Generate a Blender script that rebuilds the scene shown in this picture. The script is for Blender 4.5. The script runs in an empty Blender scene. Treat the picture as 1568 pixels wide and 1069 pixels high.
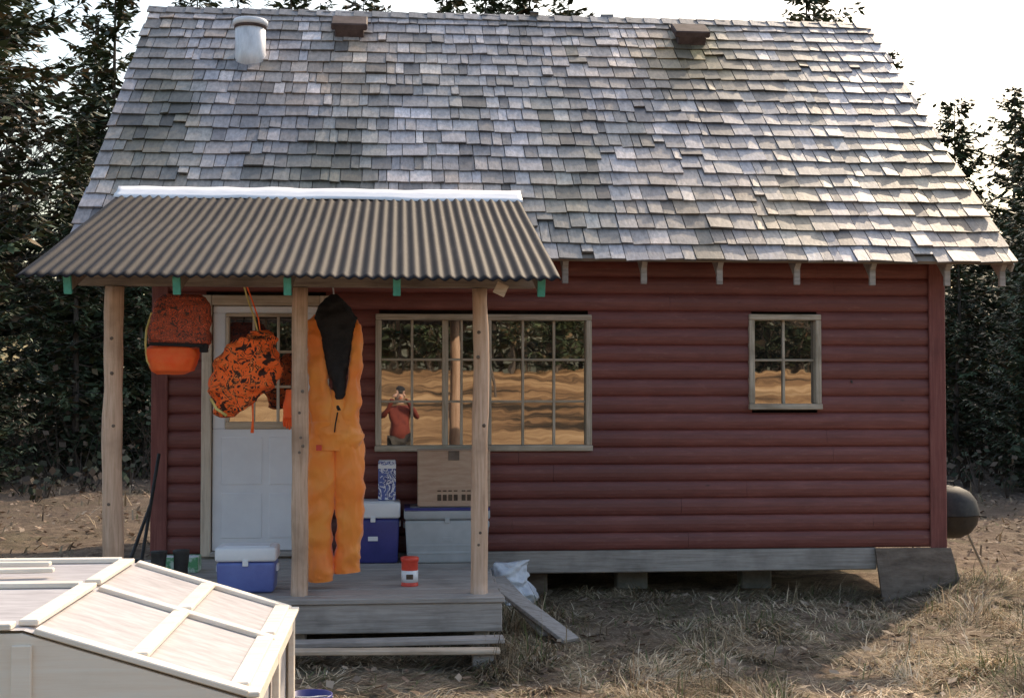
import bpy, bmesh, math, random
import numpy as np
from mathutils import Vector, Matrix, noise
random.seed(7); np.random.seed(7)
sc=bpy.context.scene
R=random.random
def U(a,b): return a+(b-a)*random.random()

# ------------------------------------------------------------ materials
def newmat(name):
    m=bpy.data.materials.new(name); m.use_nodes=True
    nt=m.node_tree; nt.nodes.clear()
    o=nt.nodes.new('ShaderNodeOutputMaterial'); b=nt.nodes.new('ShaderNodeBsdfPrincipled')
    nt.links.new(b.outputs[0],o.inputs[0]); return m,nt,b,o
def ramp(nt,fac,stops,interp='LINEAR'):
    r=nt.nodes.new('ShaderNodeValToRGB'); r.color_ramp.interpolation=interp
    e=r.color_ramp.elements
    while len(e)<len(stops): e.new(.5)
    for i,(p,c) in enumerate(stops):
        e[i].position=p; e[i].color=(c[0],c[1],c[2],1)
    nt.links.new(fac,r.inputs[0]); return r.outputs[0]
def tex(nt,kind='Noise',scale=5,detail=4,rough=.6,mp=(1,1,1),dist=0,coord='Object'):
    tc=nt.nodes.new('ShaderNodeTexCoord'); m=nt.nodes.new('ShaderNodeMapping')
    m.inputs['Scale'].default_value=mp
    nt.links.new(tc.outputs[coord],m.inputs[0])
    t=nt.nodes.new('ShaderNodeTex'+kind); t.inputs['Scale'].default_value=scale
    if kind=='Noise':
        t.inputs['Detail'].default_value=detail; t.inputs['Roughness'].default_value=rough
        t.inputs['Distortion'].default_value=dist
    nt.links.new(m.outputs[0],t.inputs['Vector'])
    return t.outputs[0]
def mixc(nt,a,b,fac,mode='MIX'):
    n=nt.nodes.new('ShaderNodeMix'); n.data_type='RGBA'; n.blend_type=mode
    for s,v in ((0,fac),(6,a),(7,b)):
        if isinstance(v,(int,float)): n.inputs[s].default_value=v
        elif isinstance(v,tuple): n.inputs[s].default_value=(v[0],v[1],v[2],1)
        else: nt.links.new(v,n.inputs[s])
    return n.outputs[2]
def bump(nt,b,h,strength=.3,dist=.01):
    n=nt.nodes.new('ShaderNodeBump'); n.inputs['Strength'].default_value=strength; n.inputs['Distance'].default_value=dist
    nt.links.new(h,n.inputs['Height']); nt.links.new(n.outputs[0],b.inputs['Normal'])
def simple(name,c1,c2,scale=6,rough=.6,mp=(1,1,1),metal=0,bs=.2,bd=.004,lo=.35,hi=.65,detail=5,spec=.5):
    m,nt,b,o=newmat(name)
    f=tex(nt,'Noise',scale,detail,.65,mp)
    c=ramp(nt,f,[(lo,c1),(hi,c2)])
    nt.links.new(c,b.inputs['Base Color']); b.inputs['Roughness'].default_value=rough; b.inputs['Metallic'].default_value=metal
    b.inputs['Specular IOR Level'].default_value=spec
    bump(nt,b,f,bs,bd); return m
def wood(name,c1,c2,c3,axis='X',rough=.75,grain=1,st=.7):
    m,nt,b,o=newmat(name)
    mp={'X':(1.2,22,22),'Y':(22,1.2,22),'Z':(22,22,1.2)}[axis]
    f=tex(nt,'Noise',2.2*grain,6,.7,mp,.4); g=tex(nt,'Noise',2.3,4,.6)
    c=ramp(nt,f,[(.3,c1),(.5,c2),(.72,c3)])
    c=mixc(nt,c,(c1[0]*.6,c1[1]*.6,c1[2]*.6),ramp(nt,g,[(.5,(0,0,0)),(.75,(st,st,st))]))
    nt.links.new(c,b.inputs['Base Color']); b.inputs['Roughness'].default_value=rough
    bump(nt,b,f,.35,.004); return m
def attrmat(name,rough=.7,mp=(1,1,1),scale=20,trans=0,bs=.3,spec=.3,amt=.5):
    m,nt,b,o=newmat(name)
    a=nt.nodes.new('ShaderNodeAttribute'); a.attribute_name='col'
    f=tex(nt,'Noise',scale,5,.7,mp)
    v=ramp(nt,f,[(.3,(1-amt,)*3),(.7,(1,1,1))])
    c=mixc(nt,a.outputs[0],v,1.0,'MULTIPLY')
    nt.links.new(c,b.inputs['Base Color']); b.inputs['Roughness'].default_value=rough
    b.inputs['Specular IOR Level'].default_value=spec
    if bs: bump(nt,b,f,bs,.004)
    if trans:
        t=nt.nodes.new('ShaderNodeBsdfTranslucent'); nt.links.new(c,t.inputs[0])
        mx=nt.nodes.new('ShaderNodeMixShader'); mx.inputs[0].default_value=trans
        nt.links.new(b.outputs[0],mx.inputs[1]); nt.links.new(t.outputs[0],mx.inputs[2]); nt.links.new(mx.outputs[0],o.inputs[0])
    return m

# ------------------------------------------------------------ geometry helpers
def empty(name,loc):
    e=bpy.data.objects.new(name,None); e.location=loc; e.empty_display_size=.3
    sc.collection.objects.link(e); return e
def link(ob,parent=None):
    sc.collection.objects.link(ob)
    if parent is not None:
        ob.parent=parent; ob.matrix_parent_inverse=Matrix.Translation(parent.location).inverted()
    return ob
def meshobj(name,V,F,mat,parent=None,smooth=False,cols=None):
    me=bpy.data.meshes.new(name); me.from_pydata([tuple(v) for v in V],[],F); me.update()
    if mat is not None: me.materials.append(mat)
    if cols is not None:
        at=me.color_attributes.new('col','FLOAT_COLOR','POINT')
        c=np.ones((len(V),4),dtype=np.float32); c[:,:3]=np.asarray(cols,dtype=np.float32); at.data.foreach_set('color',c.ravel())
    if smooth: me.polygons.foreach_set('use_smooth',[True]*len(me.polygons))
    return link(bpy.data.objects.new(name,me),parent)
def box(name,x0,x1,y0,y1,z0,z1,mat,parent=None,bev=.006,rot=None,seg=1,taper=0):
    bm=bmesh.new(); bmesh.ops.create_cube(bm,size=1)
    cx,cy,cz=(x0+x1)/2,(y0+y1)/2,(z0+z1)/2
    for v in bm.verts:
        k=1-taper if v.co.z<0 else 1
        v.co=Vector((v.co.x*(x1-x0)*k,v.co.y*(y1-y0)*k,v.co.z*(z1-z0)))
    if bev: bmesh.ops.bevel(bm,geom=bm.edges[:],offset=min(bev,.45*min(x1-x0,y1-y0,z1-z0)),segments=seg,profile=.5,affect='EDGES')
    M=Matrix.Translation((cx,cy,cz))
    if rot is not None: M=M@rot
    bm.transform(M)
    me=bpy.data.meshes.new(name); bm.to_mesh(me); bm.free(); me.materials.append(mat)
    if seg>1: me.polygons.foreach_set('use_smooth',[True]*len(me.polygons))
    return link(bpy.data.objects.new(name,me),parent)
def RX(d): return Matrix.Rotation(math.radians(d),4,'X')
def RY(d): return Matrix.Rotation(math.radians(d),4,'Y')
def RZ(d): return Matrix.Rotation(math.radians(d),4,'Z')
def beam(name,p,q,w,h,mat,parent,up=Vector((0,0,1)),bev=.004):
    p=Vector(p);q=Vector(q);d=(q-p);L=d.length;d.normalize()
    s=d.cross(up).normalized();u=s.cross(d)
    bm=bmesh.new(); bmesh.ops.create_cube(bm,size=1)
    for v in bm.verts: v.co=Vector((v.co.x*L,v.co.y*w,v.co.z*h))
    bmesh.ops.bevel(bm,geom=bm.edges[:],offset=bev,segments=1,affect='EDGES')
    M=Matrix((( d.x,s.x,u.x,(p.x+q.x)/2),(d.y,s.y,u.y,(p.y+q.y)/2),(d.z,s.z,u.z,(p.z+q.z)/2),(0,0,0,1)))
    bm.transform(M); bmesh.ops.recalc_face_normals(bm,faces=bm.faces[:])
    me=bpy.data.meshes.new(name); bm.to_mesh(me); bm.free(); me.materials.append(mat)
    return link(bpy.data.objects.new(name,me),parent)
def lathe(name,prof,loc,mat,parent,seg=28,smooth=True,axis=None):
    V=[];F=[];n=len(prof)
    for i in range(seg):
        a=2*math.pi*i/seg
        for r,z in prof:
            p=Vector((r*math.cos(a),r*math.sin(a),z))
            if axis is not None: p=axis@p
            V.append(p+Vector(loc))
    for i in range(seg):
        j=(i+1)%seg
        for k in range(n-1): F.append((i*n+k,j*n+k,j*n+k+1,i*n+k+1))
    return meshobj(name,V,F,mat,parent,smooth)
def tube(name,pts,r,mat,parent,seg=8):
    V=[];F=[];pts=[Vector(p) for p in pts];n=len(pts)
    rr=r if isinstance(r,(list,tuple)) else [r]*n
    for i,p in enumerate(pts):
        d=(pts[min(i+1,n-1)]-pts[max(i-1,0)]).normalized()
        a=d.cross(Vector((0,1,.01)) if abs(d.y)<.9 else Vector((1,0,0))).normalized();b=d.cross(a)
        for k in range(seg):
            t=2*math.pi*k/seg; V.append(p+(a*math.cos(t)+b*math.sin(t))*rr[i])
    for i in range(n-1):
        for k in range(seg):
            l=(k+1)%seg; F.append((i*seg+k,i*seg+l,(i+1)*seg+l,(i+1)*seg+k))
    F.append(tuple(range(seg))); F.append(tuple((n-1)*seg+k for k in range(seg)))
    return meshobj(name,V,F,mat,parent,True)
def loft(name,rings,mat,parent,seg=32,amp=.01,freq=8,sub=5,e=.8,vs=1.0):
    V=[];F=[];rs=[]
    for i in range(len(rings)-1):
        for k in range(sub):
            t=k/sub; rs.append([rings[i][j]*(1-t)+rings[i+1][j]*t for j in range(5)])
    rs.append(list(rings[-1])); n=len(rs)
    for cx,cy,cz,rx,ry in rs:
        for k in range(seg):
            a=2*math.pi*k/seg; ca,sa=math.cos(a),math.sin(a)
            x=math.copysign(abs(ca)**e,ca)*rx; y=math.copysign(abs(sa)**e,sa)*ry
            p=Vector((cx+x,cy+y,cz))
            q=Vector((p.x*freq,p.y*freq,p.z*freq*vs))
            rd=abs(noise.noise(q*1.1+Vector((4,4,4)))); r2=abs(noise.noise(q*2.6+Vector((1,7,4))))
            d=noise.noise(q)*amp*.7+(.25-rd)*amp*1.1+(.22-r2)*amp*.55
            V.append(p+Vector((ca,sa,0))*d+Vector((0,0,noise.noise(q+Vector((9,3,1)))*amp*.4)))
    for i in range(n-1):
        for k in range(seg):
            l=(k+1)%seg; F.append((i*seg+k,i*seg+l,(i+1)*seg+l,(i+1)*seg+k))
    F.append(tuple(range(seg))); F.append(tuple((n-1)*seg+k for k in range(seg)))
    return meshobj(name,V,F,mat,parent,True)

# ------------------------------------------------------------ palette
def siding_mat():
    m,nt,b,o=newmat('red_stained_siding')
    f=tex(nt,'Noise',2.5,6,.7,(1,9,9),.3); g=tex(nt,'Noise',.9,4,.6); h=tex(nt,'Noise',14,5,.7,(.6,3,3))
    c=ramp(nt,f,[(.3,(.15,.043,.037)),(.55,(.21,.064,.054)),(.75,(.28,.10,.085))])
    c=mixc(nt,c,(.125,.04,.036),ramp(nt,g,[(.45,(0,0,0)),(.7,(.6,.6,.6))]))
    c=mixc(nt,c,(.34,.17,.14),ramp(nt,h,[(.58,(0,0,0)),(.8,(.5,.5,.5))]))
    v=tex(nt,'Voronoi',2.0,mp=(1,1,3.4)); c=mixc(nt,c,(.06,.02,.018),ramp(nt,v,[(.02,(.9,.9,.9)),(.06,(0,0,0))]))
    nt.links.new(c,b.inputs['Base Color']); b.inputs['Roughness'].default_value=.5
    bump(nt,b,f,.3,.004); return m
M_siding=siding_mat()
M_trimred=wood('red_trim',(.15,.043,.037),(.21,.066,.056),(.28,.11,.09),'Z')
M_gray=wood('weathered_gray_wood',(.24,.21,.185),(.38,.335,.305),(.50,.45,.415),'X')
M_grayY=wood('weathered_gray_wood_y',(.22,.19,.17),(.35,.31,.285),(.47,.42,.39),'Y')
M_post=wood('peeled_post_wood',(.42,.26,.17),(.62,.42,.30),(.74,.55,.42),'Z')
M_pinex=wood('pine_trim_x',(.42,.30,.21),(.58,.45,.33),(.70,.57,.45),'X')
M_beam=wood('dark_beam_wood',(.14,.11,.09),(.24,.19,.15),(.32,.27,.22),'X')
M_pinez=wood('pine_trim_z',(.46,.36,.28),(.66,.54,.43),(.76,.66,.55),'Z')
M_winx=wood('weathered_sash_x',(.30,.24,.17),(.50,.42,.33),(.66,.58,.48),'X')
M_winz=wood('weathered_sash_z',(.30,.24,.17),(.50,.42,.33),(.66,.58,.48),'Z')
M_shake=attrmat('cedar_shake',.5,mp=(1,.35,.35),scale=30,bs=.6,spec=.5,amt=.55)
M_green=simple('green_paint',(.04,.24,.18),(.08,.36,.27),12,.6)
M_white=simple('white_door_paint',(.80,.79,.84),(.88,.87,.91),3,.4)
M_whitepl=simple('white_plastic',(.80,.80,.84),(.88,.88,.90),4,.35)
M_blue=simple('blue_plastic',(.11,.14,.40),(.15,.20,.50),4,.35)
M_navy=simple('navy_plastic',(.035,.04,.18),(.06,.06,.25),4,.35)
M_graypl=simple('gray_plastic',(.38,.40,.42),(.48,.50,.52),4,.4)
M_card=simple('cardboard',(.46,.30,.21),(.56,.40,.29),5,.8,(1,1,6))
M_ink=simple('printed_ink',(.05,.03,.02),(.12,.08,.05),40,.8)
M_black=simple('black_enamel',(.012,.012,.013),(.03,.03,.03),8,.5)
M_dark=simple('dark_rubber',(.02,.018,.016),(.05,.045,.04),10,.7)
M_metal=simple('galvanized_metal',(.62,.62,.64),(.82,.82,.85),6,.5,(3,3,1),.2)
M_vent=simple('brown_vent_metal',(.07,.045,.04),(.13,.09,.08),9,.75,spec=.2)
M_flash=simple('white_flashing',(.72,.72,.74),(.86,.86,.88),7,.45,(1,5,5))
M_ply=wood('plywood',(.84,.70,.55),(.90,.78,.64),(.92,.84,.72),'X',.7,.6,.15)
M_batten=wood('pale_batten',(.76,.64,.50),(.86,.76,.63),(.90,.82,.72),'X',.7,.6,.2)
M_panel=simple('whitewashed_panel',(.38,.35,.35),(.53,.50,.50),5,.6,(1,4,4))
M_oldply=simple('old_plywood',(.12,.088,.068),(.22,.17,.135),5,.9,(1,1,3),bs=.6,bd=.02)
M_conc=simple('concrete_block',(.22,.21,.19),(.33,.31,.28),12,.9)
M_steel=simple('steel_leg',(.5,.5,.52),(.65,.65,.68),9,.3,metal=.8)
def orange_mat():
    m,nt,b,o=newmat('blaze_orange_fabric')
    f=tex(nt,'Noise',3,3,.5); c=ramp(nt,f,[(.35,(1.0,.25,.03)),(.55,(1.0,.31,.04)),(.72,(1.0,.38,.06))])
    nt.links.new(c,b.inputs['Base Color']); b.inputs['Roughness'].default_value=.5
    b.inputs['Sheen Weight'].default_value=.4
    g=tex(nt,'Noise',9,6,.6,(1,1,.6),1.0); bump(nt,b,g,.55,.02); return m
M_orange=orange_mat()
M_orange2=simple('red_orange_fabric',(1.0,.12,.02),(1.0,.19,.045),9,.7)
M_jacket=simple('dull_red_jacket',(.14,.025,.02),(.22,.045,.03),9,.8)
def camo(name,stops,scale):
    m,nt,b,o=newmat(name)
    f=tex(nt,'Noise',scale,3,.6,(1,1,1),1.2); c=ramp(nt,f,stops,'CONSTANT')
    nt.links.new(c,b.inputs['Base Color']); b.inputs['Roughness'].default_value=.8
    g=tex(nt,'Noise',14,4,.6); bump(nt,b,g,.6,.015); return m
M_camo1=camo('dark_blaze_camo',[(0,(.10,.05,.045)),(.44,(.70,.11,.04)),(.49,(.20,.075,.055)),(.56,(.85,.15,.06)),(.61,(.08,.04,.04))],30)
M_camo2=camo('blaze_camo',[(0,(.04,.016,.012)),(.43,(1.0,.17,.03)),(.56,(1.0,.24,.05)),(.585,(.06,.025,.015)),(.65,(1.0,.28,.08))],15)
M_lining=simple('black_lining',(.008,.008,.010),(.022,.02,.022),12,.85,bs=.6,bd=.02)
M_yel=simple('yellow_strap',(.60,.50,.16),(.80,.68,.27),9,.7)
M_redpl=simple('red_label',(.62,.05,.03),(.78,.09,.05),8,.4)
M_skin=simple('skin',(.50,.30,.22),(.60,.38,.29),9,.6)
def corr_mat():
    m,nt,b,o=newmat('weathered_corrugated_metal')
    f=tex(nt,'Noise',3,6,.7,(7,.8,1)); g=tex(nt,'Noise',1.1,4,.6)
    c=ramp(nt,f,[(.3,(.010,.008,.008)),(.55,(.019,.015,.015)),(.8,(.055,.046,.045))])
    c=mixc(nt,c,(.026,.017,.013),ramp(nt,g,[(.45,(0,0,0)),(.65,(.6,.6,.6))]))
    nt.links.new(c,b.inputs['Base Color']); b.inputs['Roughness'].default_value=.65; b.inputs['Specular IOR Level'].default_value=.14
    bump(nt,b,f,.15,.003); return m
M_corr=corr_mat()
def glass_mat():
    m=bpy.data.materials.new('window_glass'); m.use_nodes=True; nt=m.node_tree; nt.nodes.clear()
    o=nt.nodes.new('ShaderNodeOutputMaterial'); d=nt.nodes.new('ShaderNodeBsdfDiffuse'); d.inputs[0].default_value=(.012,.012,.014,1)
    g=nt.nodes.new('ShaderNodeBsdfGlossy'); g.inputs['Color'].default_value=(.95,.93,.9,1); g.inputs['Roughness'].default_value=.012
    f=tex(nt,'Noise',3.0,2,.5); n=nt.nodes.new('ShaderNodeBump'); n.inputs['Strength'].default_value=.03; n.inputs['Distance'].default_value=.02
    nt.links.new(f,n.inputs['Height']); nt.links.new(n.outputs[0],g.inputs['Normal'])
    mx=nt.nodes.new('ShaderNodeMixShader'); mx.inputs[0].default_value=.44
    nt.links.new(d.outputs[0],mx.inputs[1]); nt.links.new(g.outputs[0],mx.inputs[2]); nt.links.new(mx.outputs[0],o.inputs[0]); return m
M_glass=glass_mat()

# ------------------------------------------------------------ CABIN
XL,XR=-2.034,4.756; YF,YB=11.5,17.7; ZB,ZE=.42,2.905
YE,YR,ZR=11.0,14.6,5.93; SL=(ZR-ZE)/(YR-YE); RXL,RXR=-2.69,5.26
cabin=empty('wooden_cabin',(1.36,14.6,0))
prof=[(0,.010),(.04,.019),(.12,.027),(.28,.033),(.5,.035),(.72,.031),(.88,.023),(.97,.013),(1.0,.008)]
CH=.1475
def siding_run(V,F,mapf,a0,a1,z0):
    b=len(V)
    for a in (a0,a1):
        for t,d in prof: V.append(mapf(a,d,z0+t*CH))
    n=len(prof)
    for k in range(n-1): F.append((b+k,b+n+k,b+n+k+1,b+k+1))
    F.append(tuple(b+k for k in range(n))); F.append(tuple(b+n+k for k in range(n)))
opens=[(-1.664,-.60,.0,2.60),(-.206,1.654,1.275,2.449),(3.039,3.683,1.628,2.46)]
V=[];F=[]
for i in range(18):
    z=ZB+i*CH; zc=z+CH/2; segs=[(XL,XR)]
    for (a,b,c,d) in opens:
        if c-.03<zc<d+.03:
            ns=[]
            for s in segs:
                if a+.03>s[0] and b-.03<s[1]: ns+= [(s[0],a+.03),(b-.03,s[1])]
                else: ns.append(s)
            segs=ns
    for s in segs:
        cuts=[s[0]]; x=s[0]+U(1.5,4)
        while x<s[1]-.6: cuts.append(x); x+=U(2.4,4.2)
        cuts.append(s[1])
        for k in range(len(cuts)-1):
            dy=U(-.0015,.0015)
            siding_run(V,F,lambda a,d,zz,dy=dy:(a,YF-d+dy,zz),cuts[k]+.001,cuts[k+1]-.001,z)
meshobj('front_wall',V,F,M_siding,cabin)
def gable(nm,X,sgn):
    V=[];F=[]
    z=ZB
    while z<ZR-.25:
        half=(ZR-.12-(z+CH))/SL
        y0=max(YF,YR-half); y1=min(YB,YR+half)
        if y1-y0>.1: siding_run(V,F,lambda a,d,zz:(X+sgn*d,a,zz),y0,y1,z)
        z+=CH
    meshobj(nm,V,F,M_siding,cabin)
gable('right_gable_wall',XR,1); gable('left_gable_wall',XL,-1)
V=[];F=[]
for i in range(17): siding_run(V,F,lambda a,d,zz:(a,YB+d,zz),XL,XR,ZB+i*CH)
meshobj('back_wall',V,F,M_siding,cabin)
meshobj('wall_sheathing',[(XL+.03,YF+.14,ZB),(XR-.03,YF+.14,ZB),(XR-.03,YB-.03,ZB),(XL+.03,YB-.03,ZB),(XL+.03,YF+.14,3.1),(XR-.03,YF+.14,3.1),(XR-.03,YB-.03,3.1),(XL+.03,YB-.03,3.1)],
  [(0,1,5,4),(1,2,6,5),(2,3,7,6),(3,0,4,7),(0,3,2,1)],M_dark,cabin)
box('corner_board_right',XR-.10,XR+.045,YF-.058,YF-.037,ZB-.01,3.1,M_trimred,cabin)
box('corner_board_right_side',XR+.037,XR+.060,YF-.030,YF+.12,ZB-.01,3.1,M_trimred,cabin)
box('corner_board_left',XL-.045,XL+.09,YF-.058,YF-.037,ZB-.01,3.1,M_trimred,cabin)
box('sill_beam',.55,4.18,YF-.02,YF+.16,.225,ZB-.004,M_gray,cabin,.01)
box('sill_beam_left',XL,.545,YF-.01,YF+.15,.225,ZB-.006,M_gray,cabin,.01)
box('sill_beam_back',XL,XR,YB-.18,YB,.2,ZB-.005,M_gray,cabin)
for i,(x,y) in enumerate([(1.15,11.75),(2.1,12.1),(3.3,12.3),(4.5,11.8),(-1.7,11.8),(-.4,12),(1.2,14.6),(3.6,14.6),(-1.6,17.4),(1.3,17.4),(4.5,17.4)]):
    box('pier_block_%d'%(i+1),x-.14,x+.14,y-.1,y+.1,-.05,.225,M_conc if i else M_oldply,cabin,.012)
def roofpt(x,s,h,side):
    L=math.hypot(1,SL); ey,ez=1/L,SL/L
    y=YE+s*ey-h*ez; z=ZE-.03+s*ez+h*ey
    if side<0: y=2*YR-y
    return (x,y,z)
SLEN=math.hypot(YR-YE,ZR-ZE)
def shakes(name,side,seed):
    rnd=random.Random(seed); V=[];F=[];C=[]
    rows=20; ex=SLEN/rows
    for r in range(rows+1):
        s0=r*ex-.02; x=RXL+rnd.uniform(-.03,0)
        rowshift=rnd.uniform(-.01,.01)
        while x<RXR-.02:
            w=rnd.choice([.08,.10,.12,.14,.16,.19,.23])*rnd.uniform(.9,1.1); x1=min(x+w,RXR+rnd.uniform(-.01,.02))
            off=rnd.gauss(0,.007)+rowshift+.012*noise.noise(Vector((x*1.3,r*.4,9))); th=rnd.uniform(.014,.022)
            lift=.014+rnd.uniform(0,.004)+(rnd.uniform(.003,.013) if rnd.random()<.10 else 0)
            tl=rnd.uniform(-.005,.005); sk=rnd.uniform(-.005,.005)
            if rnd.random()<.012: off+=.10
            a=s0+off; b2=min(s0+ex*1.55,SLEN+.02); gp=rnd.uniform(.002,.005)
            b0=len(V)
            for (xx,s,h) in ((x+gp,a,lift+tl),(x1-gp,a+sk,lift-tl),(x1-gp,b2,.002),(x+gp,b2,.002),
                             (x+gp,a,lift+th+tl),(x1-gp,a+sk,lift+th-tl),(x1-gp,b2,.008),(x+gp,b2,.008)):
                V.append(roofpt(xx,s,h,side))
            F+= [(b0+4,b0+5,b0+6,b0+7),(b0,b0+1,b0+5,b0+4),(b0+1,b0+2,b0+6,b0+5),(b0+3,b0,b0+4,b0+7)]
            v=.42*math.exp(rnd.gauss(0,.27))
            if rnd.random()<.07: v*=1.6
            if rnd.random()<.10: v*=.5
            pn=noise.noise(Vector((x*.5,s0*.7,3))); ms=max(0,noise.noise(Vector((x*1.1,s0*.45,41)))*1.8-.02)+max(0,noise.noise(Vector((x*2.6,s0*1.3,61)))*1.2-.2)
            v*=1+.4*pn; v*=1-.55*min(1,ms)
            warm=max(0,noise.noise(Vector((x*.5,s0*.7,11)))*1.5+.05+rnd.gauss(0,.25))*.9
            v=min(v,.80)
            col=(v*(1.05+.14*warm),v*(.97-.06*warm+.02*ms),v*(1.0-.28*warm-.2*ms))
            dk=tuple(c*.25 for c in col)  # darkened butt ends and undersides paint shadow lines between courses into the colour
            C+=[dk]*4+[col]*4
            x=x1
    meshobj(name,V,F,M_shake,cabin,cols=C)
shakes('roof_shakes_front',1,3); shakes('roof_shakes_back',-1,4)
def deck(side,nm):
    t=.03; xs=(RXL+.02,RXR-.02); V=[]
    for x in xs:
        for s,h in ((.03,0),(SLEN-.004,0),(SLEN-.004,-t),(.03,-t)): V.append(roofpt(x,s,h,side))
    meshobj(nm,V,[(0,1,5,4),(1,2,6,5),(2,3,7,6),(3,0,4,7),(0,3,2,1),(4,5,6,7)],M_beam,cabin)
deck(1,'roof_deck_front'); deck(-1,'roof_deck_back')
for sd in (1,-1):
    V=[];F=[];C=[]; x=RXL
    while x<RXR-.01:
        x1=min(x+.2,RXR); b0=len(V)
        for xx,h in ((x-.02,.045),(x1,.033)):
            V.append(roofpt(xx,SLEN-.13,h,sd)); V.append((xx,YR,roofpt(xx,SLEN,h,sd)[2]+h*.25))
            V.append(roofpt(xx,SLEN-.13,h-.015,sd))
        F+=[(b0,b0+1,b0+4,b0+3),(b0,b0+3,b0+5,b0+2),(b0,b0+2,b0+1)]
        v=U(.2,.4); C+=[(v*1.05,v,v)]*6; x=x1
    meshobj('ridge_cap_front' if sd>0 else 'ridge_cap_back',V,F,M_shake,cabin,cols=C)
for i,x in enumerate([-2.55,-1.95,-1.27,-.6,.06,.72,1.382,2.05,2.70,3.37,4.03,4.69,5.18]):
    a=roofpt(x,.05,-.105,1); b=roofpt(x,SLEN-.15,-.105,1)
    beam('rafter_%d'%(i+1),a,b,.048,.145,M_gray,cabin,Vector((0,0,1)))
    box('rafter_end_%d'%(i+1),x-.026,x+.026,a[1]+.005,a[1]+.04,a[2]-.135,a[2]+.02,M_gray,cabin,.004)
    a=roofpt(x,.06,-.10,-1); b=roofpt(x,SLEN-.15,-.10,-1)
    beam('back_rafter_%d'%(i+1),a,b,.045,.13,M_gray,cabin)
for x,nm in ((RXR-.012,'barge_board_right'),(RXL+.012,'barge_board_left')):
    for sd in (1,-1): beam(nm if sd>0 else nm+'_back',roofpt(x,.03,-.07,sd),roofpt(x,SLEN-.06,-.07,sd),.022,.08,M_gray,cabin)
cx,cy=-1.53,13.74
lathe('stove_pipe',[(.0,-.2),(.158,-.2),(.158,.0),(.155,.02),(.155,.34),(.145,.345)],(cx,cy,5.22),M_metal,cabin)
lathe('stove_pipe_cap',[(.163,.29),(.178,.295),(.178,.34),(.165,.352),(.06,.37),(0,.372)],(cx,cy,5.22),M_flash,cabin)
lathe('stove_pipe_band',[(.159,.262),(.164,.262),(.164,.289),(.159,.289)],(cx,cy,5.22),M_vent,cabin)
for i,(x,y) in enumerate([(-.54,14.22),(3.13,14.22)]):
    s=(y-YE)*1.306; pp=roofpt(x,s,.07,1)
    box('roof_vent_%d'%(i+1),x-.19,x+.19,pp[1]-.16,pp[1]+.16,pp[2]+.02,pp[2]+.09,M_vent,cabin,.012,RX(30))
    box('roof_vent_base_%d'%(i+1),x-.15,x+.15,pp[1]-.12,pp[1]+.12,pp[2]-.07,pp[2]+.05,M_vent,cabin,.01,RX(40))
def window(nm,x0,x1,z0,z1,vs,hs,fw=.055,thick=()):
    y0,y1=YF-.06,YF+.05
    box(nm+'_head',x0,x1,y0,y1,z1-fw,z1,M_winx,cabin)
    box(nm+'_sill',x0-.005,x1+.005,y0-.015,y1,z0,z0+fw,M_winx,cabin)
    box(nm+'_jamb_left',x0,x0+fw,y0+.002,y1,z0+fw+.001,z1-fw-.001,M_winz,cabin)
    box(nm+'_jamb_right',x1-fw,x1,y0+.002,y1,z0+fw+.001,z1-fw-.001,M_winz,cabin)
    meshobj(nm+'_glass',[(x0+fw,YF+.02,z0+fw),(x1-fw,YF+.02,z0+fw),(x1-fw,YF+.02,z1-fw),(x0+fw,YF+.02,z1-fw)],[(0,1,2,3)],M_glass,cabin)
    for i,x in enumerate(vs):
        w=.026 if x in thick else .011
        box(nm+'_muntin_%d'%(i+1),x-w,x+w,YF-.012 if w>.02 else YF-.004,YF+.018,z0+fw+.001,z1-fw-.001,M_winz,cabin,.003)
    for i,z in enumerate(hs):
        box(nm+'_bar_%d'%(i+1),x0+fw+.001,x1-fw-.001,YF-.001,YF+.017,z-.010,z+.010,M_winx,cabin,.003)
window('left_window',-.206,.715,1.275,2.449,[.105,.39,.53],[2.06,1.70],.05,thick=(.39,))
window('right_window',.735,1.654,1.275,2.449,[1.06,1.33],[2.06,1.70],.05)
window('small_window',3.039,3.683,1.628,2.46,[3.36],[2.06],.05)
box('door_jamb_left',-1.664,-1.583,YF-.06,YF+.05,.40,2.60,M_pinez,cabin)
box('door_jamb_right',-.68,-.60,YF-.06,YF+.05,.40,2.60,M_pinez,cabin)
box('door_head',-1.582,-.681,YF-.06,YF+.05,2.515,2.60,M_pinex,cabin)
box('door_threshold',-1.582,-.681,YF-.09,YF+.05,.40,.44,M_gray,cabin)
gx0,gx1,gz0,gz1=-1.44,-.825,1.53,2.42
D0,D1=-1.575,-.688
box('door_bottom_slab',D0,D1,YF-.02,YF+.03,.445,gz0-.06,M_white,cabin)
box('door_top_rail',D0,D1,YF-.02,YF+.03,gz1+.03,2.51,M_white,cabin)
box('door_stile_left',D0,gx0-.03,YF-.02,YF+.03,gz0-.059,gz1+.029,M_white,cabin)
box('door_stile_right',gx1+.03,D1,YF-.02,YF+.03,gz0-.059,gz1+.029,M_white,cabin)
box('door_lite_frame_b',gx0-.03,gx1+.03,YF-.035,YF+.02,gz0-.059,gz0,M_pinex,cabin,.008)
box('door_lite_frame_t',gx0-.03,gx1+.03,YF-.035,YF+.02,gz1,gz1+.029,M_pinex,cabin,.008)
box('door_lite_frame_l',gx0-.03,gx0,YF-.034,YF+.02,gz0+.001,gz1-.001,M_pinez,cabin,.008)
box('door_lite_frame_r',gx1,gx1+.03,YF-.034,YF+.02,gz0+.001,gz1-.001,M_pinez,cabin,.008)
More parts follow.
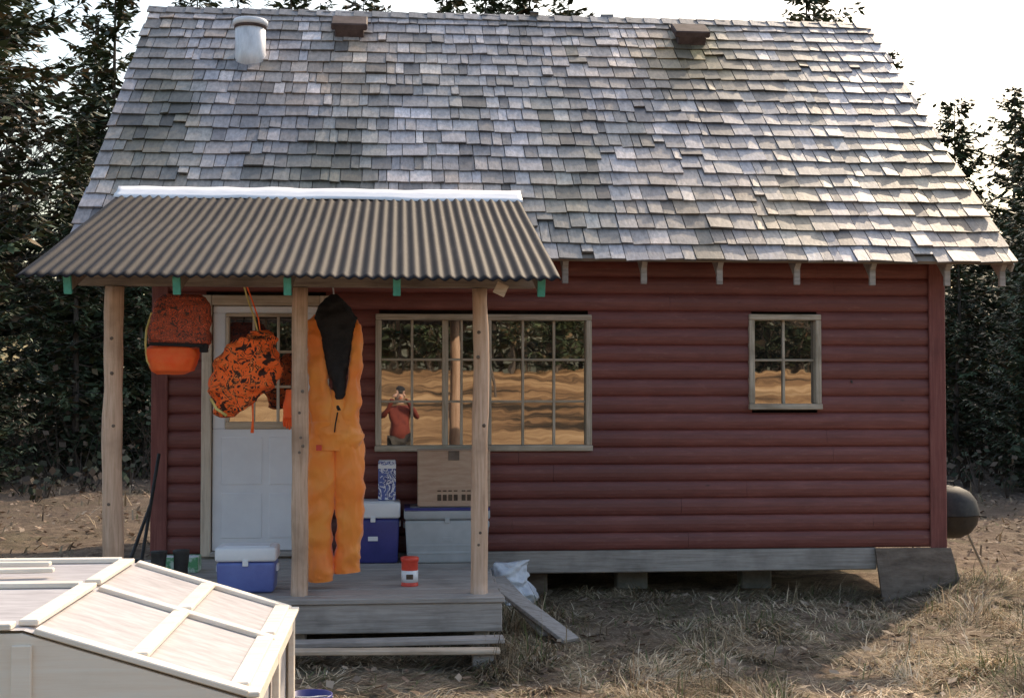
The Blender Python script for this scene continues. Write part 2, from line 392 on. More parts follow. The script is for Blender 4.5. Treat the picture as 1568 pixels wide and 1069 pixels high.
meshobj('door_glass',[(gx0,YF+.01,gz0),(gx1,YF+.01,gz0),(gx1,YF+.01,gz1),(gx0,YF+.01,gz1)],[(0,1,2,3)],M_glass,cabin)
for i in (1,2):
    x=gx0+(gx1-gx0)*i/3; box('door_muntin_%d'%i,x-.011,x+.011,YF-.018,YF+.008,gz0+.001,gz1-.001,M_pinez,cabin,.003)
    z=gz0+(gz1-gz0)*i/3; box('door_bar_%d'%i,gx0+.001,gx1-.001,YF-.014,YF+.007,z-.011,z+.011,M_pinex,cabin,.003)
for i,(a,b) in enumerate([(-1.50,-1.16),(-1.10,-.76)]):
    for j,(c,d) in enumerate([(.55,.93),(1.0,1.40)]):
        box('door_panel_%d_%d'%(i,j),a,b,YF-.026,YF-.018,c,d,M_white,cabin,.007)
lathe('door_knob',[(0,0),(.02,0),(.012,.02),(.03,.04),(.03,.06),(0,.07)],(-.75,YF-.02,1.30),M_metal,cabin,16,True,RX(90))
box('outlet_knot',3.95,3.965,YF-.045,YF-.033,1.86,1.885,M_dark,cabin,.002)

# ------------------------------------------------------------ PORCH
DT=.38; DF=9.2; DX0,DX1=-2.12,.705
n=15
ys=np.linspace(DF-.02,YF-.06,n+1)
for i in range(n):
    box('deck_board_%d'%(i+1),DX0+U(-.01,.01),DX1+.01+U(-.012,.012),ys[i]+.004,ys[i+1]-.004,DT-.035+U(-.002,.002),DT+U(-.003,.003),M_gray,cabin,.006)
box('deck_rim_front',DX0,DX1,DF,DF+.045,DT-.235,DT-.038,M_gray,cabin,.006)
box('deck_rim_right',DX1-.045,DX1-.001,DF+.047,YF-.1,DT-.235,DT-.039,M_grayY,cabin,.006)
box('deck_rim_left',DX0+.001,DX0+.045,DF+.047,YF-.1,DT-.235,DT-.039,M_grayY,cabin,.006)
for i,(x,y) in enumerate([(.57,9.35),(-.69,9.35),(-1.95,9.35),(.6,11.0),(-1.95,11.0)]):
    box('deck_foot_%d'%(i+1),x-.055,x+.055,y-.055,y+.055,-.05,DT-.04,M_gray,cabin,.01)
box('step_plank_1',-.93,.66,8.74,8.86,.085,.115,M_pinex,cabin,.006,RY(.6))
box('step_plank_2',-.98,.70,8.90,9.05,.11,.145,M_gray,cabin,.006,RY(-.5))
for x in (-.8,.55): box('step_block',x-.07,x+.07,8.78,9.02,-.03,.08,M_gray,cabin,.01)
def post(nm,x,y,r=.058,z1=2.512):
    pts=[];rr=[]
    for k in range(25):
        t=k/24; pts.append((x+noise.noise(Vector((x*3,t*3,0)))*.018,y,DT-.003+(z1-DT)*t)); rr.append(r*(1.08-.12*t+noise.noise(Vector((x*7,t*9,4)))*.14))
    tube(nm,pts,rr,M_post,cabin,18)
    for k in range(5):   # knots
        z=U(.6,2.3); lathe(nm+'_knot_%d'%k,[(0,.006),(.010,.004),(.014,-.004)],(x+U(-.025,.025),y-r*.98,z),M_oldply,cabin,10,True,RX(90))
post('porch_post_left',-1.958,9.38,.066); post('porch_post_middle',-.689,9.38,.056); post('porch_post_right',.564,9.38,.056)
box('porch_beam',-2.2,.95,9.33,9.42,2.514,2.612,M_beam,cabin,.006)
PY0,PZ0,PY1,PZ1=8.55,2.515,11.66,3.475
PX0,PX1=-2.40,1.04; PS=(PZ1-PZ0)/(PY1-PY0)
for i,x in enumerate([-2.10,-1.42,-.72,-.02,.92]):
    a=(x,8.68,PZ0+PS*(8.68-PY0)-.08); b=(x,11.3,PZ0+PS*(11.3-PY0)-.08)
    beam('porch_rafter_%d'%(i+1),a,b,.042,.095,M_beam,cabin)
    an=(x,8.655,PZ0+PS*(8.655-PY0)-.085); beam('porch_rafter_end_%d'%(i+1),an,(x,8.679,PZ0+PS*(8.679-PY0)-.085),.05,.12,M_green,cabin)
for i,y in enumerate([8.8,9.6,10.4,11.1]):
    zc=PZ0+PS*(y-PY0)-.027; box('purlin_%d'%(i+1),PX0+.03,PX1-.03,y-.04,y+.04,zc-.02,zc+.004,M_beam,cabin,.003,RX(math.degrees(math.atan(PS))))
box('broken_lath',.62,.70,8.72,8.75,2.42,2.50,M_pinex,cabin,.004,RY(25))
V=[];F=[]; wl=.0765; nx=int((PX1-PX0)/wl*8); ny=26
for j in range(ny+1):
    t=j/ny; y=PY0+(PY1-PY0)*t
    for i in range(nx+1):
        x=PX0+(PX1-PX0)*i/nx; pn=math.floor((x+2.4)/.66)
        z=PZ0+PS*(y-PY0)+.009*math.sin(2*math.pi*x/wl)+.018*noise.noise(Vector((x*1.2,y*1.0,0)))
        yy=y+(.03*noise.noise(Vector((pn*3.1+.5,0,0)))*(1-t) )
        if j==0: z-=.010*abs(noise.noise(Vector((x*5,1,1))))
        V.append((x,yy,z))
for j in range(ny):
    for i in range(nx):
        a=j*(nx+1)+i; F.append((a,a+1,a+nx+2,a+nx+1))
ob=meshobj('porch_corrugated_roof',V,F,M_corr,cabin,True); sd=ob.modifiers.new('t','SOLIDIFY'); sd.thickness=.003
V=[];F=[];nn=90
for k in range(nn+1):
    x=PX0-.02+(PX1-PX0+.04)*k/nn
    for (dy,dz) in ((-.16,.022),(-.10,.045),(0,.05),(.06,.10)):
        w=noise.noise(Vector((x*4,dy*9,2)))*.022+noise.noise(Vector((x*1.1,0,2)))*.02
        V.append((x,PY1+dy+w,PZ1+dz-.02+w*.6 + (0 if dy>-.05 else PS*dy)))
for k in range(nn):
    for q in range(3): a=k*4+q; F.append((a,a+4,a+5,a+1))
ob=meshobj('porch_roof_flashing',V,F,M_flash,cabin,True); ob.modifiers.new('t','SOLIDIFY').thickness=.004

# ------------------------------------------------------------ coolers etc.
def cooler(nm,x0,x1,y0,y1,z0,z1,mb,ml,lidh,label=True):
    e=empty(nm,((x0+x1)/2,(y0+y1)/2,z0)); bh=z1-lidh
    box('body',x0,x1,y0,y1,z0,bh-.004,mb,e,.022,None,3,.06)
    box('lid',x0-.008,x1+.008,y0-.008,y1+.008,bh,z1,ml,e,.02,None,3)
    box('lid_recess',x0+.04,x1-.04,y0+.04,y1-.04,z1-.004,z1+.006,ml,e,.005)
    xc=(x0+x1)/2; hz=bh-.05
    for s,xx in ((-1,x0),(1,x1)):
        box('handle_hinge',xx-.012,xx+.012,(y0+y1)/2-.05,(y0+y1)/2+.05,hz-.03,hz+.02,ml,e,.006)
    if label: box('label',xc-.04,xc+.04,y0+.002,y0+.009,z0+(bh-z0)*.50,z0+(bh-z0)*.60,ml,e,.002)
    box('latch',xc-.02,xc+.02,y0-.014,y0-.004,bh-.03,bh+.015,ml,e,.003)
    return e
cooler('picnic_cooler',-1.275,-.865,9.50,9.80,DT+.002,DT+.32,M_blue,M_whitepl,.10,False)
cooler('tall_cooler',-.43,.0,11.02,11.38,DT+.002,DT+.50,M_navy,M_whitepl,.13)
e=cooler('chest_cooler',.045,.735,10.98,11.38,DT+.002,DT+.45,M_graypl,M_graypl,.09,True)
box('lid_trim',.04,.74,10.968,11.39,DT+.43,DT+.455,M_navy,e,.006)
for k in range(4): box('ridge_%d'%k,.07,.71,10.985,10.992,DT+.08+k*.06,DT+.10+k*.06,M_graypl,e,.003)
cb=empty('cardboard_box',(.44,11.2,DT+.46)); z0=DT+.462
box('carton',.15,.745,11.02,11.36,z0,z0+.46,M_card,cb,.006)
box('top_flap',.148,.747,11.015,11.19,z0+.461,z0+.466,M_card,cb,.001,RX(2))
box('tape',.40,.49,11.014,11.018,z0+.38,z0+.458,M_oldply,cb,.0005)
for k in range(7):
    x=.31+k*.045+(.02 if k>3 else 0)
    box('print_%d'%k,x,x+.032,11.0155,11.0185,z0+.05,z0+.10,M_ink,cb,.0005)
    box('print_small_%d'%k,x,x+.03,11.0155,11.0185,z0+.125,z0+.135,M_ink,cb,.0005)
dc=empty('drinks_carton',(-.1,11.2,DT+.51))
m,nt,b,o=newmat('carton_print'); f=tex(nt,'Noise',11,3,.6,(1,1,1),2); c=ramp(nt,f,[(0,(.10,.14,.40)),(.47,(.75,.76,.82)),(.55,(.04,.06,.25)),(.64,(.6,.62,.7))],'CONSTANT'); nt.links.new(c,b.inputs['Base Color']); b.inputs['Roughness'].default_value=.4
box('carton',-.175,-.03,11.12,11.3,DT+.51,DT+.83,m,dc,.004)
box('carton_band',-.176,-.029,11.118,11.30,DT+.77,DT+.80,M_whitepl,dc,.002)
box('carton_flap',-.17,-.035,11.13,11.29,DT+.83,DT+.836,M_whitepl,dc,.001)
cc=empty('coffee_can',(.076,9.78,DT))
lathe('can_body',[(0,.002),(.062,.002),(.064,.01),(.06,.014),(.06,.175),(.063,.18),(.063,.185),(0,.185)],(.076,9.78,DT),M_redpl,cc)
lathe('can_lid',[(.0,.212),(.06,.21),(.066,.205),(.066,.182),(.064,.18)],(.076,9.78,DT),M_redpl,cc)
lathe('label_band',[(.0605,.03),(.0612,.03),(.0612,.115),(.0605,.115)],(.076,9.78,DT),M_whitepl,cc)
box('label_mark',.05,.10,9.713,9.722,DT+.055,DT+.09,M_ink,cc,.002)
bt=empty('rubber_boots',(-1.72,9.95,DT))
for k,(dx,dy) in enumerate([(-.0,0),(.15,.06)]):
    x,y=-1.74+dx,9.92+dy
    loft('shaft_%d'%k,[(x,y,DT+.05,.05,.06),(x,y,DT+.12,.05,.06),(x,y+.01,DT+.2,.055,.062),(x,y+.01,DT+.25,.06,.066)],M_dark,bt,16,.004)
    loft('foot_%d'%k,[(x,y-.03,DT+.002,.05,.12),(x,y-.035,DT+.03,.052,.125),(x,y-.03,DT+.06,.05,.115),(x,y-.01,DT+.09,.045,.08)],M_dark,bt,16,.003)
gb=empty('green_carton',(-1.72,11.0,DT))
box('carton',-1.83,-1.56,10.6,10.8,DT+.002,DT+.12,simple('green_carton_print',(.12,.35,.16),(.55,.65,.55),16,.5,lo=.45,hi=.55),gb,.004)
box('flap',-1.825,-1.565,10.61,10.7,DT+.12,DT+.126,M_whitepl,gb,.001)
gt=empty('leaning_tools',(-2.0,10.9,DT))
tube('handle_1',[(-2.02,10.7,DT+.0),(-1.95,11.1,DT+.9)],.014,M_dark,gt)
tube('handle_2',[(-2.08,10.4,DT+.0),(-1.98,10.9,DT+.5)],.014,M_dark,gt)
loft('tool_bag',[(-1.98,10.2,DT+.0,.12,.1),(-1.98,10.2,DT+.08,.12,.1),(-1.97,10.22,DT+.16,.06,.05)],M_dark,gt,16,.02)

# ------------------------------------------------------------ hanging coverall
hc=empty('hunting_coverall',(-.46,9.72,2.45)); Y0=9.70
loft('leg_left',[(-.575,Y0-.02,.445,.098,.075),(-.575,Y0-.02,.50,.105,.085),(-.572,Y0,.80,.102,.085),(-.565,Y0,1.10,.110,.09),(-.555,Y0,1.42,.118,.10),(-.53,Y0,1.58,.10,.10)],M_orange,hc,64,.034,6,14,.85,.8)
loft('leg_right',[(-.372,Y0+.01,.49,.092,.07),(-.372,Y0+.01,.56,.094,.075),(-.365,Y0,.80,.097,.08),(-.36,Y0,1.05,.102,.085),(-.372,Y0,1.38,.108,.10),(-.40,Y0,1.58,.10,.10)],M_orange,hc,64,.034,6,14,.85,.8)
loft('seat',[(-.465,Y0,1.36,.16,.09),(-.465,Y0,1.48,.20,.105),(-.47,Y0+.02,1.66,.19,.09),(-.47,Y0+.03,1.8,.17,.06)],M_orange,hc,64,.035,6,12)
loft('front_flap_left',[(-.545,Y0-.02,1.55,.095,.075),(-.57,Y0-.02,1.80,.080,.07),(-.60,Y0-.01,2.02,.068,.06),(-.615,Y0,2.20,.058,.05),(-.625,Y0+.01,2.30,.045,.04),(-.60,Y0+.02,2.34,.02,.02)],M_orange,hc,48,.03,8,10)
loft('front_flap_right',[(-.385,Y0-.02,1.50,.085,.075),(-.335,Y0-.02,1.78,.06,.06),(-.315,Y0-.01,1.98,.046,.05),(-.305,Y0,2.16,.036,.045),(-.30,Y0+.01,2.27,.028,.04),(-.315,Y0+.02,2.31,.012,.02)],M_orange,hc,48,.026,8,10)
loft('lining',[(-.42,Y0-.03,1.66,.02,.04),(-.43,Y0-.03,1.78,.045,.05),(-.45,Y0-.015,2.0,.085,.05),(-.455,Y0,2.2,.12,.06),(-.46,Y0,2.32,.15,.07),(-.47,Y0,2.40,.11,.07),(-.475,Y0,2.46,.05,.05),(-.475,Y0,2.485,.015,.02)],M_lining,hc,40,.035,8,8)
box('patch',-.59,-.55,Y0-.122,Y0-.115,1.37,1.41,M_redpl,hc,.003)
tube('hanger_hook',[(-.475,Y0,2.47),(-.475,Y0-.1,2.52),(-.475,9.40,2.60)],.006,M_metal,hc)
tube('zipper',[(-.44,Y0-.105,1.64),(-.455,Y0-.125,1.55),(-.46,Y0-.12,1.5)],.005,M_lining,hc)
gl=empty('orange_glove',(-.76,9.55,1.72))
loft('cuff',[(-.785,9.55,1.60,.03,.03),(-.785,9.55,1.70,.035,.03),(-.765,9.55,1.80,.035,.03)],M_orange2,gl,16,.01)
tube('glove_string',[(-.765,9.55,1.8),(-.74,9.5,2.1),(-.72,9.42,2.53)],.005,M_dark,gl)
for k in range(4): tube('finger_%d'%k,[(-.81+k*.018,9.54,1.605),(-.812+k*.018,9.54,1.57-.01*(k%2)),(-.81+k*.018,9.545,1.54-.01*(k%3))],[.011,.010,.007],M_orange2,gl)

# ------------------------------------------------------------ backpack + bag
bp=empty('hunting_backpack',(-1.56,9.5,2.4)); yb=9.56
loft('main_compartment',[(-1.545,yb,2.09,.20,.10),(-1.54,yb,2.16,.215,.125),(-1.54,yb,2.28,.21,.125),(-1.535,yb,2.38,.20,.11),(-1.53,yb,2.44,.17,.075),(-1.53,yb,2.465,.12,.04)],M_camo1,bp,48,.035,7,7,.62)
loft('lower_pocket',[(-1.60,yb-.02,1.905,.11,.06),(-1.59,yb-.02,1.93,.155,.10),(-1.585,yb-.02,2.02,.175,.12),(-1.585,yb-.01,2.09,.18,.12),(-1.56,yb,2.12,.17,.10)],M_orange2,bp,48,.022,6,7,.7)
tube('shoulder_strap',[(-1.73,yb-.04,2.34),(-1.760,yb-.07,2.22),(-1.766,yb-.07,2.12),(-1.755,yb-.06,2.0),(-1.72,yb-.05,1.95)],.008,M_yel,bp)
tube('hang_loop',[(-1.55,yb,2.45),(-1.55,yb-.05,2.52),(-1.55,9.36,2.60)],.008,M_dark,bp)
box('strap_band',-1.73,-1.36,yb-.137,yb-.125,2.10,2.125,M_lining,bp,.003,RY(2))
box('buckle',-1.39,-1.33,yb-.12,yb-.09,2.06,2.12,M_lining,bp,.006)
db=empty('drawstring_bag',(-1.11,9.5,2.2))
loft('bag_body',[(-1.20,yb-.02,1.60,.03,.03),(-1.18,yb-.02,1.64,.09,.07),(-1.16,yb-.02,1.70,.14,.10),(-1.13,yb-.02,1.79,.20,.13),(-1.10,yb-.02,1.88,.245,.15),(-1.09,yb-.02,1.98,.235,.14),(-1.05,yb-.02,2.07,.185,.12),(-1.02,yb-.02,2.14,.145,.10),(-1.00,yb-.01,2.19,.08,.07),(-.995,yb,2.225,.03,.03)],M_camo2,db,72,.085,5,9,.72)
tube('draw_cord',[(-.995,yb-.02,2.2),(-1.02,yb-.04,2.30),(-1.06,yb-.06,2.42),(-1.09,9.4,2.55)],.006,M_yel,db)
tube('draw_cord_2',[(-.98,yb-.02,2.2),(-.99,yb-.06,2.30),(-1.03,yb-.08,2.42),(-1.08,9.36,2.58)],.005,M_orange2,db)
tube('side_strap',[(-1.31,yb-.11,1.74),(-1.27,yb-.12,1.67),(-1.20,yb-.11,1.62)],.010,M_yel,db)
tube('dangling_cord',[(-1.03,yb-.05,1.74),(-1.02,yb-.1,1.60),(-1.025,yb-.1,1.50)],[.008,.006,.012],M_orange2,db)

# ------------------------------------------------------------ things under / beside
pl=empty('leaning_planks',(.9,9.8,.1))
beam('plank_1',(.74,10.1,.33),(1.22,9.5,.02),.16,.03,M_gray,pl)
beam('plank_2',(.76,10.5,.33),(1.08,9.65,.04),.14,.03,M_gray,pl)
sk=empty('plywood_skirt',(4.6,11.3,.2))
V=[];F=[];ns=14
for k in range(ns+1):
    t=k/ns; xt=4.15+.68*t; xb=4.18+.74*t; w=noise.noise(Vector((t*6,2,2)))*.03
    V+=[(xt,11.43+w*.5,.415),(xb,11.34+w,-.03+.0*t),(xt,11.46+w*.5,.415),(xb,11.37+w,-.03)]
for k in range(ns):
    a=k*4; F+=[(a,a+1,a+5,a+4),(a+2,a+6,a+7,a+3),(a,a+4,a+6,a+2)]
F+=[(0,2,3,1),(ns*4,ns*4+1,ns*4+3,ns*4+2)]
meshobj('sheet',V,F,M_oldply,sk)
wb=empty('plastic_sack',(.93,11.0,.0))
M_sack=simple('white_sack',(.66,.67,.74),(.84,.85,.90),7,.45,bs=.8,bd=.03)
loft('sack',[(.93,11.05,.02,.13,.12),(.93,11.05,.08,.17,.13),(.92,11.05,.22,.16,.12),(.91,11.05,.33,.15,.08),(.92,11.05,.385,.12,.04)],M_sack,wb,48,.08,7,9)
kg=empty('kettle_grill',(5.17,12.3,0)); gx,gy=5.17,12.3
lathe('bowl',[(0,.40),(.12,.41),(.21,.46),(.265,.54),(.28,.62),(.285,.625)],(gx,gy,0),M_black,kg,32)
lathe('lid',[(.29,.63),(.285,.66),(.26,.76),(.20,.84),(.11,.885),(0,.90)],(gx,gy,0),M_dark,kg,32)
tube('lid_handle',[(gx-.06,gy-.02,.885),(gx-.05,gy-.02,.935),(gx+.05,gy-.02,.935),(gx+.06,gy-.02,.885)],.009,M_dark,kg)
for a in (-20,100,220):
    ca,sa=math.cos(math.radians(a)),math.sin(math.radians(a))
    tube('leg',[(gx+.17*ca,gy+.17*sa,.46),(gx+.36*ca,gy+.36*sa,.02)],.012,M_steel,kg)
tube('side_handle',[(gx+.28,gy-.08,.60),(gx+.34,gy-.07,.60),(gx+.34,gy+.07,.60),(gx+.28,gy+.08,.60)],.009,M_dark,kg)
bk=empty('blue_bucket',(-.46,7.05,0))
lathe('pail',[(0,.0),(.09,.0),(.11,.20),(.118,.20),(.118,.225),(.108,.225),(.10,.05),(0,.04)],(-.46,7.05,0),M_navy,bk)
tube('bail',[(-.576,7.05,.21),(-.55,6.98,.228),(-.46,6.94,.232),(-.37,6.98,.228),(-.344,7.05,.21)],.005,M_metal,bk)

# ------------------------------------------------------------ plywood shell in the foreground
ps=empty('plywood_camper_shell',(-1.9,5.8,0))
ya,yb_=4.86,6.75; xk=-1.32; xe=-.545; zt=.955; ze=.71; xl=-3.6
def P(x,y,dz=0):
    z=zt if x<=xk else zt+(ze-zt)*(x-xk)/(xe-xk)
    return (x,y,z+dz)
for nm,y0,y1 in (('side_front',ya,ya+.018),('side_back',yb_-.018,yb_)):
    V=[];pts=[(xl,.12),(xe,.12),(xe,ze-.012),(xk,zt-.012),(xl,zt-.012)]
    for y in (y0,y1): V+=[(x,y,z) for x,z in pts]
    meshobj(nm,V,[(0,1,2,3,4),(9,8,7,6,5),(0,5,6,1),(1,6,7,2),(2,7,8,3),(3,8,9,4),(4,9,5,0)],M_ply,ps)
for i,x in enumerate([-3.0,-2.2,xk-.0]):
    box('side_batten_%d'%i,x-.035,x+.035,ya-.02,ya-.001,.14,zt-.05,M_ply,ps,.004)
meshobj('top_flat',[P(xl,ya),P(xk,ya),P(xk,yb_),P(xl,yb_)],[(0,1,2,3)],M_panel,ps)
meshobj('top_slope',[(xk+.001,ya,zt),(xe,ya,ze),(xe,yb_,ze),(xk+.001,yb_,zt)],[(0,1,2,3)],M_panel,ps)
ym=5.90
def bat(nm,p,q,w=.075,h=.022,m=M_batten): beam(nm,p,q,w,h,m,ps)
for i,y in enumerate([ya+.03,ym,yb_-.03]):
    bat('slope_batten_%d'%i,P(xk+.04,y,.010),P(xe+.01,y,.012))
    bat('flat_batten_%d'%i,P(xl,y,.012),P(xk-.04,y,.012))
for i,x in enumerate([xk,(xk+xe)/2,xe-.03]):
    for k,(a,b) in enumerate([(ya+.07,ym-.04),(ym+.04,yb_-.07)]):
        bat('cross_batten_%d_%d'%(i,k),P(x,a,.014),P(x,b,.014),.07)
for i,x in enumerate([-2.0,-2.7,-3.3]):
    bat('cross_flat_%d'%i,P(x,ya+.07,.013),P(x,yb_-.07,.013),.07)
bat('loose_lath_1',(-3.4,6.05,zt+.035),(-1.55,6.2,zt+.035),.05,.02)
bat('loose_lath_2',(-3.4,6.45,zt+.035),(-1.62,6.42,zt+.035),.05,.02)
for i,y in enumerate([ya+.03,ym,yb_-.03]): box('end_stud_%d'%i,xe+.001,xe+.03,y-.035,y+.035,.14,ze-.01,M_ply,ps,.004)
box('end_rail_top',xe+.002,xe+.028,ya+.07,yb_-.07,ze-.09,ze-.012,M_batten,ps,.004)
box('end_rail_bottom',xe+.002,xe+.028,ya+.07,yb_-.07,.14,.22,M_batten,ps,.004)
meshobj('end_panel',[(xe-.01,ya+.02,.13),(xe-.01,yb_-.02,.13),(xe-.01,yb_-.02,ze-.01),(xe-.01,ya+.02,ze-.01)],[(0,1,2,3)],M_panel,ps)
box('lip',xe-.0,xe+.05,ya,yb_,ze-.005,ze+.014,M_batten,ps,.004)
for x in (-3.3,-2.0,-.8):
    box('skid',x-.05,x+.05,ya,yb_,-.02,.118,M_gray,ps,.005)

# ------------------------------------------------------------ GROUND
def gz(x,y):
    n=noise.noise(Vector((x*.35,y*.35,0)))*.05+noise.noise(Vector((x*1.3,y*1.3,5)))*.035+noise.noise(Vector((x*3,y*3,9)))*.018
    z=n-.01
    if y<-20:
        t=min(1,(-20-y)/45); z+=3.0*t*t*(3-2*t)+.25*noise.noise(Vector((x*.12,y*.12,3)))*t
    if y<-65: z+=(-65-y)*.01
    d=((x-5.0)/.45)**2+((y-11.25)/.5)**2
    if d<6: z+=.16*math.exp(-d)
    return z
xs=np.unique(np.concatenate([np.arange(-12,14,.2),np.linspace(-12,-60,34),np.linspace(14,60,34),np.linspace(-60,-900,16),np.linspace(60,900,16)]))
ysg=np.unique(np.concatenate([np.arange(2,20,.2),np.linspace(20,70,50),np.linspace(2,-100,60),np.linspace(70,1200,14),np.linspace(-100,-900,12)]))
V=[(x,y,gz(x,y)) for y in ysg for x in xs]; nx=len(xs)
F=[(j*nx+i,j*nx+i+1,(j+1)*nx+i+1,(j+1)*nx+i) for j in range(len(ysg)-1) for i in range(nx-1)]
m,nt,b,o=newmat('forest_ground')
f=tex(nt,'Noise',.8,6,.7); g=tex(nt,'Noise',3,8,.75); h=tex(nt,'Noise',45,5,.8,(1,.5,1))
c=ramp(nt,g,[(.3,(.095,.068,.05)),(.45,(.21,.155,.115)),(.58,(.36,.28,.205)),(.78,(.50,.41,.31))])
c=mixc(nt,c,(.14,.15,.07),ramp(nt,f,[(.5,(0,0,0)),(.68,(.5,.5,.5))]))
c=mixc(nt,c,ramp(nt,h,[(.35,(.4,.4,.4)),(.65,(1.2,1.17,1.12))]),.8,'MULTIPLY')
tc=nt.nodes.new('ShaderNodeTexCoord'); sx=nt.nodes.new('ShaderNodeSeparateXYZ'); nt.links.new(tc.outputs['Object'],sx.inputs[0])
mr=nt.nodes.new('ShaderNodeMapRange'); mr.inputs[1].default_value=-4; mr.inputs[2].default_value=-22; nt.links.new(sx.outputs[1],mr.inputs[0])
gold=ramp(nt,tex(nt,'Noise',.16,7,.75,(.3,1,1)),[(.40,(.05,.036,.022)),(.49,(.30,.17,.08)),(.58,(.50,.32,.16)),(.7,(.66,.45,.26))])
c=mixc(nt,c,gold,mr.outputs[0])
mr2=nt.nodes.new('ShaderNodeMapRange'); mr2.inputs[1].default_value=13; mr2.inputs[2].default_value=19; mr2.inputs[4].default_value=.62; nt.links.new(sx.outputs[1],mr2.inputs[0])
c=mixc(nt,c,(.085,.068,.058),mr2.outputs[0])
nt.links.new(c,b.inputs['Base Color']); b.inputs['Roughness'].default_value=.95; b.inputs['Specular IOR Level'].default_value=.1
bump(nt,b,h,.7,.04)
meshobj('ground',V,F,m,smooth=True)

def blocked(x,y):
    if XL-.02<x<XR-.0 and y>YF+.35: return y<YB
    if DX0<x<DX1 and DF+.1<y<YF: return True
    if xl<x<xe+.05 and ya<y<yb_: return True
    return False
M_grass=attrmat('dry_grass_blades',.8,scale=3,trans=.15,bs=0,spec=.15,amt=.3)
def grass(name,N,x0,x1,y0,y1,lmin,lmax,w,pw=1.0,tilt=(8,60),thr=-.15,green=.12,cm=1.0):
    V=np.zeros((N*5,3));F=[];C=np.zeros((N*5,3)); k=0; tries=0
    while k<N and tries<N*8:
        tries+=1
        x=U(x0,x1); y=y0+(y1-y0)*(R()**pw)
        if blocked(x,y): continue
        cn=noise.noise(Vector((x*.9,y*.9,7)))+.6*noise.noise(Vector((x*3,y*3,2)))
        if cn<thr and R()<.85: continue
        L=U(lmin,lmax)*(1+.8*max(0,cn))
        a=noise.noise(Vector((x*.9,y*.9,20)))*6.28*1.5+random.gauss(0,.6); el=math.radians(U(*tilt)*(1+1.4*max(0,cn)))
        dx,dy=math.cos(a),math.sin(a); z=gz(x,y)-.004
        c1=(dx*math.cos(el),dy*math.cos(el),math.sin(el)); bend=el-math.radians(U(15,60))
        c2=(dx*math.cos(bend),dy*math.cos(bend),math.sin(bend))
        wx,wy=-dy*w*U(.6,1.3),dx*w*U(.6,1.3)
        p=(x,y,z); q=(x+c1[0]*L*.5,y+c1[1]*L*.5,z+c1[2]*L*.5); r=(q[0]+c2[0]*L*.5,q[1]+c2[1]*L*.5,max(q[2]+c2[2]*L*.5,z+.012))
        i=k*5
        V[i]=(p[0]-wx,p[1]-wy,p[2]);V[i+1]=(p[0]+wx,p[1]+wy,p[2]);V[i+2]=(q[0]+wx*.8,q[1]+wy*.8,q[2]);V[i+3]=(q[0]-wx*.8,q[1]-wy*.8,q[2]);V[i+4]=r
        F.append((i,i+1,i+2,i+3));F.append((i+3,i+2,i+4))
        t=R(); gn=noise.noise(Vector((x*.6,y*.6,33))); pt=1+1.0*noise.noise(Vector((x*1.1,y*1.1,50)))
        if R()<green*(1+4*max(0,gn)): col=np.array((.16,.18,.08))*U(.6,1.3)
        elif t<.6: col=np.array((.62,.48,.32))*U(.5,1.2)*pt
        elif t<.82: col=np.array((.34,.235,.155))*U(.5,1.2)*pt
        else: col=np.array((.76,.63,.46))*U(.7,1.15)*pt
        C[i:i+5]=col*cm; k+=1
    V=V[:k*5];C=C[:k*5]
    meshobj(name,V.tolist(),F,M_grass,cols=C)
grass('matted_dry_grass',120000,-5.5,8.2,7.0,13.0,.09,.26,.0036,1.2,(2,26),-.05)
grass('dry_grass_tufts',2600,.6,8,7.0,11.4,.10,.26,.0035,1,(30,75),.15,.25)
grass('distant_dry_grass',9000,-18,26,14,42,.10,.26,.014,1.2,(5,50),-.05,.06,.6)
N=14000;V=[];F=[];C=[]
for k in range(N):
    x=U(-11,12); y=7+33*R()**1.7
    if blocked(x,y): continue
    s=U(.02,.045)*(1+y*.02); a=U(0,6.28); t=U(-.5,.5);t2=U(-.5,.5); z=gz(x,y)+U(.005,.05); i=len(V)
    for (p,q) in ((-1,-.15),(0,-.6),(1,0),(0,.6)):
        px,py=p*s,q*s; V.append((x+px*math.cos(a)-py*math.sin(a),y+px*math.sin(a)+py*math.cos(a),z+px*t+py*t2))
    F.append((i,i+1,i+2,i+3)); v=U(.5,1.3); C+=[random.choice([(.30*v,.21*v,.15*v),(.20*v,.14*v,.105*v),(.42*v,.33*v,.25*v)])]*4
meshobj('leaf_litter',V,F,M_grass,cols=C)

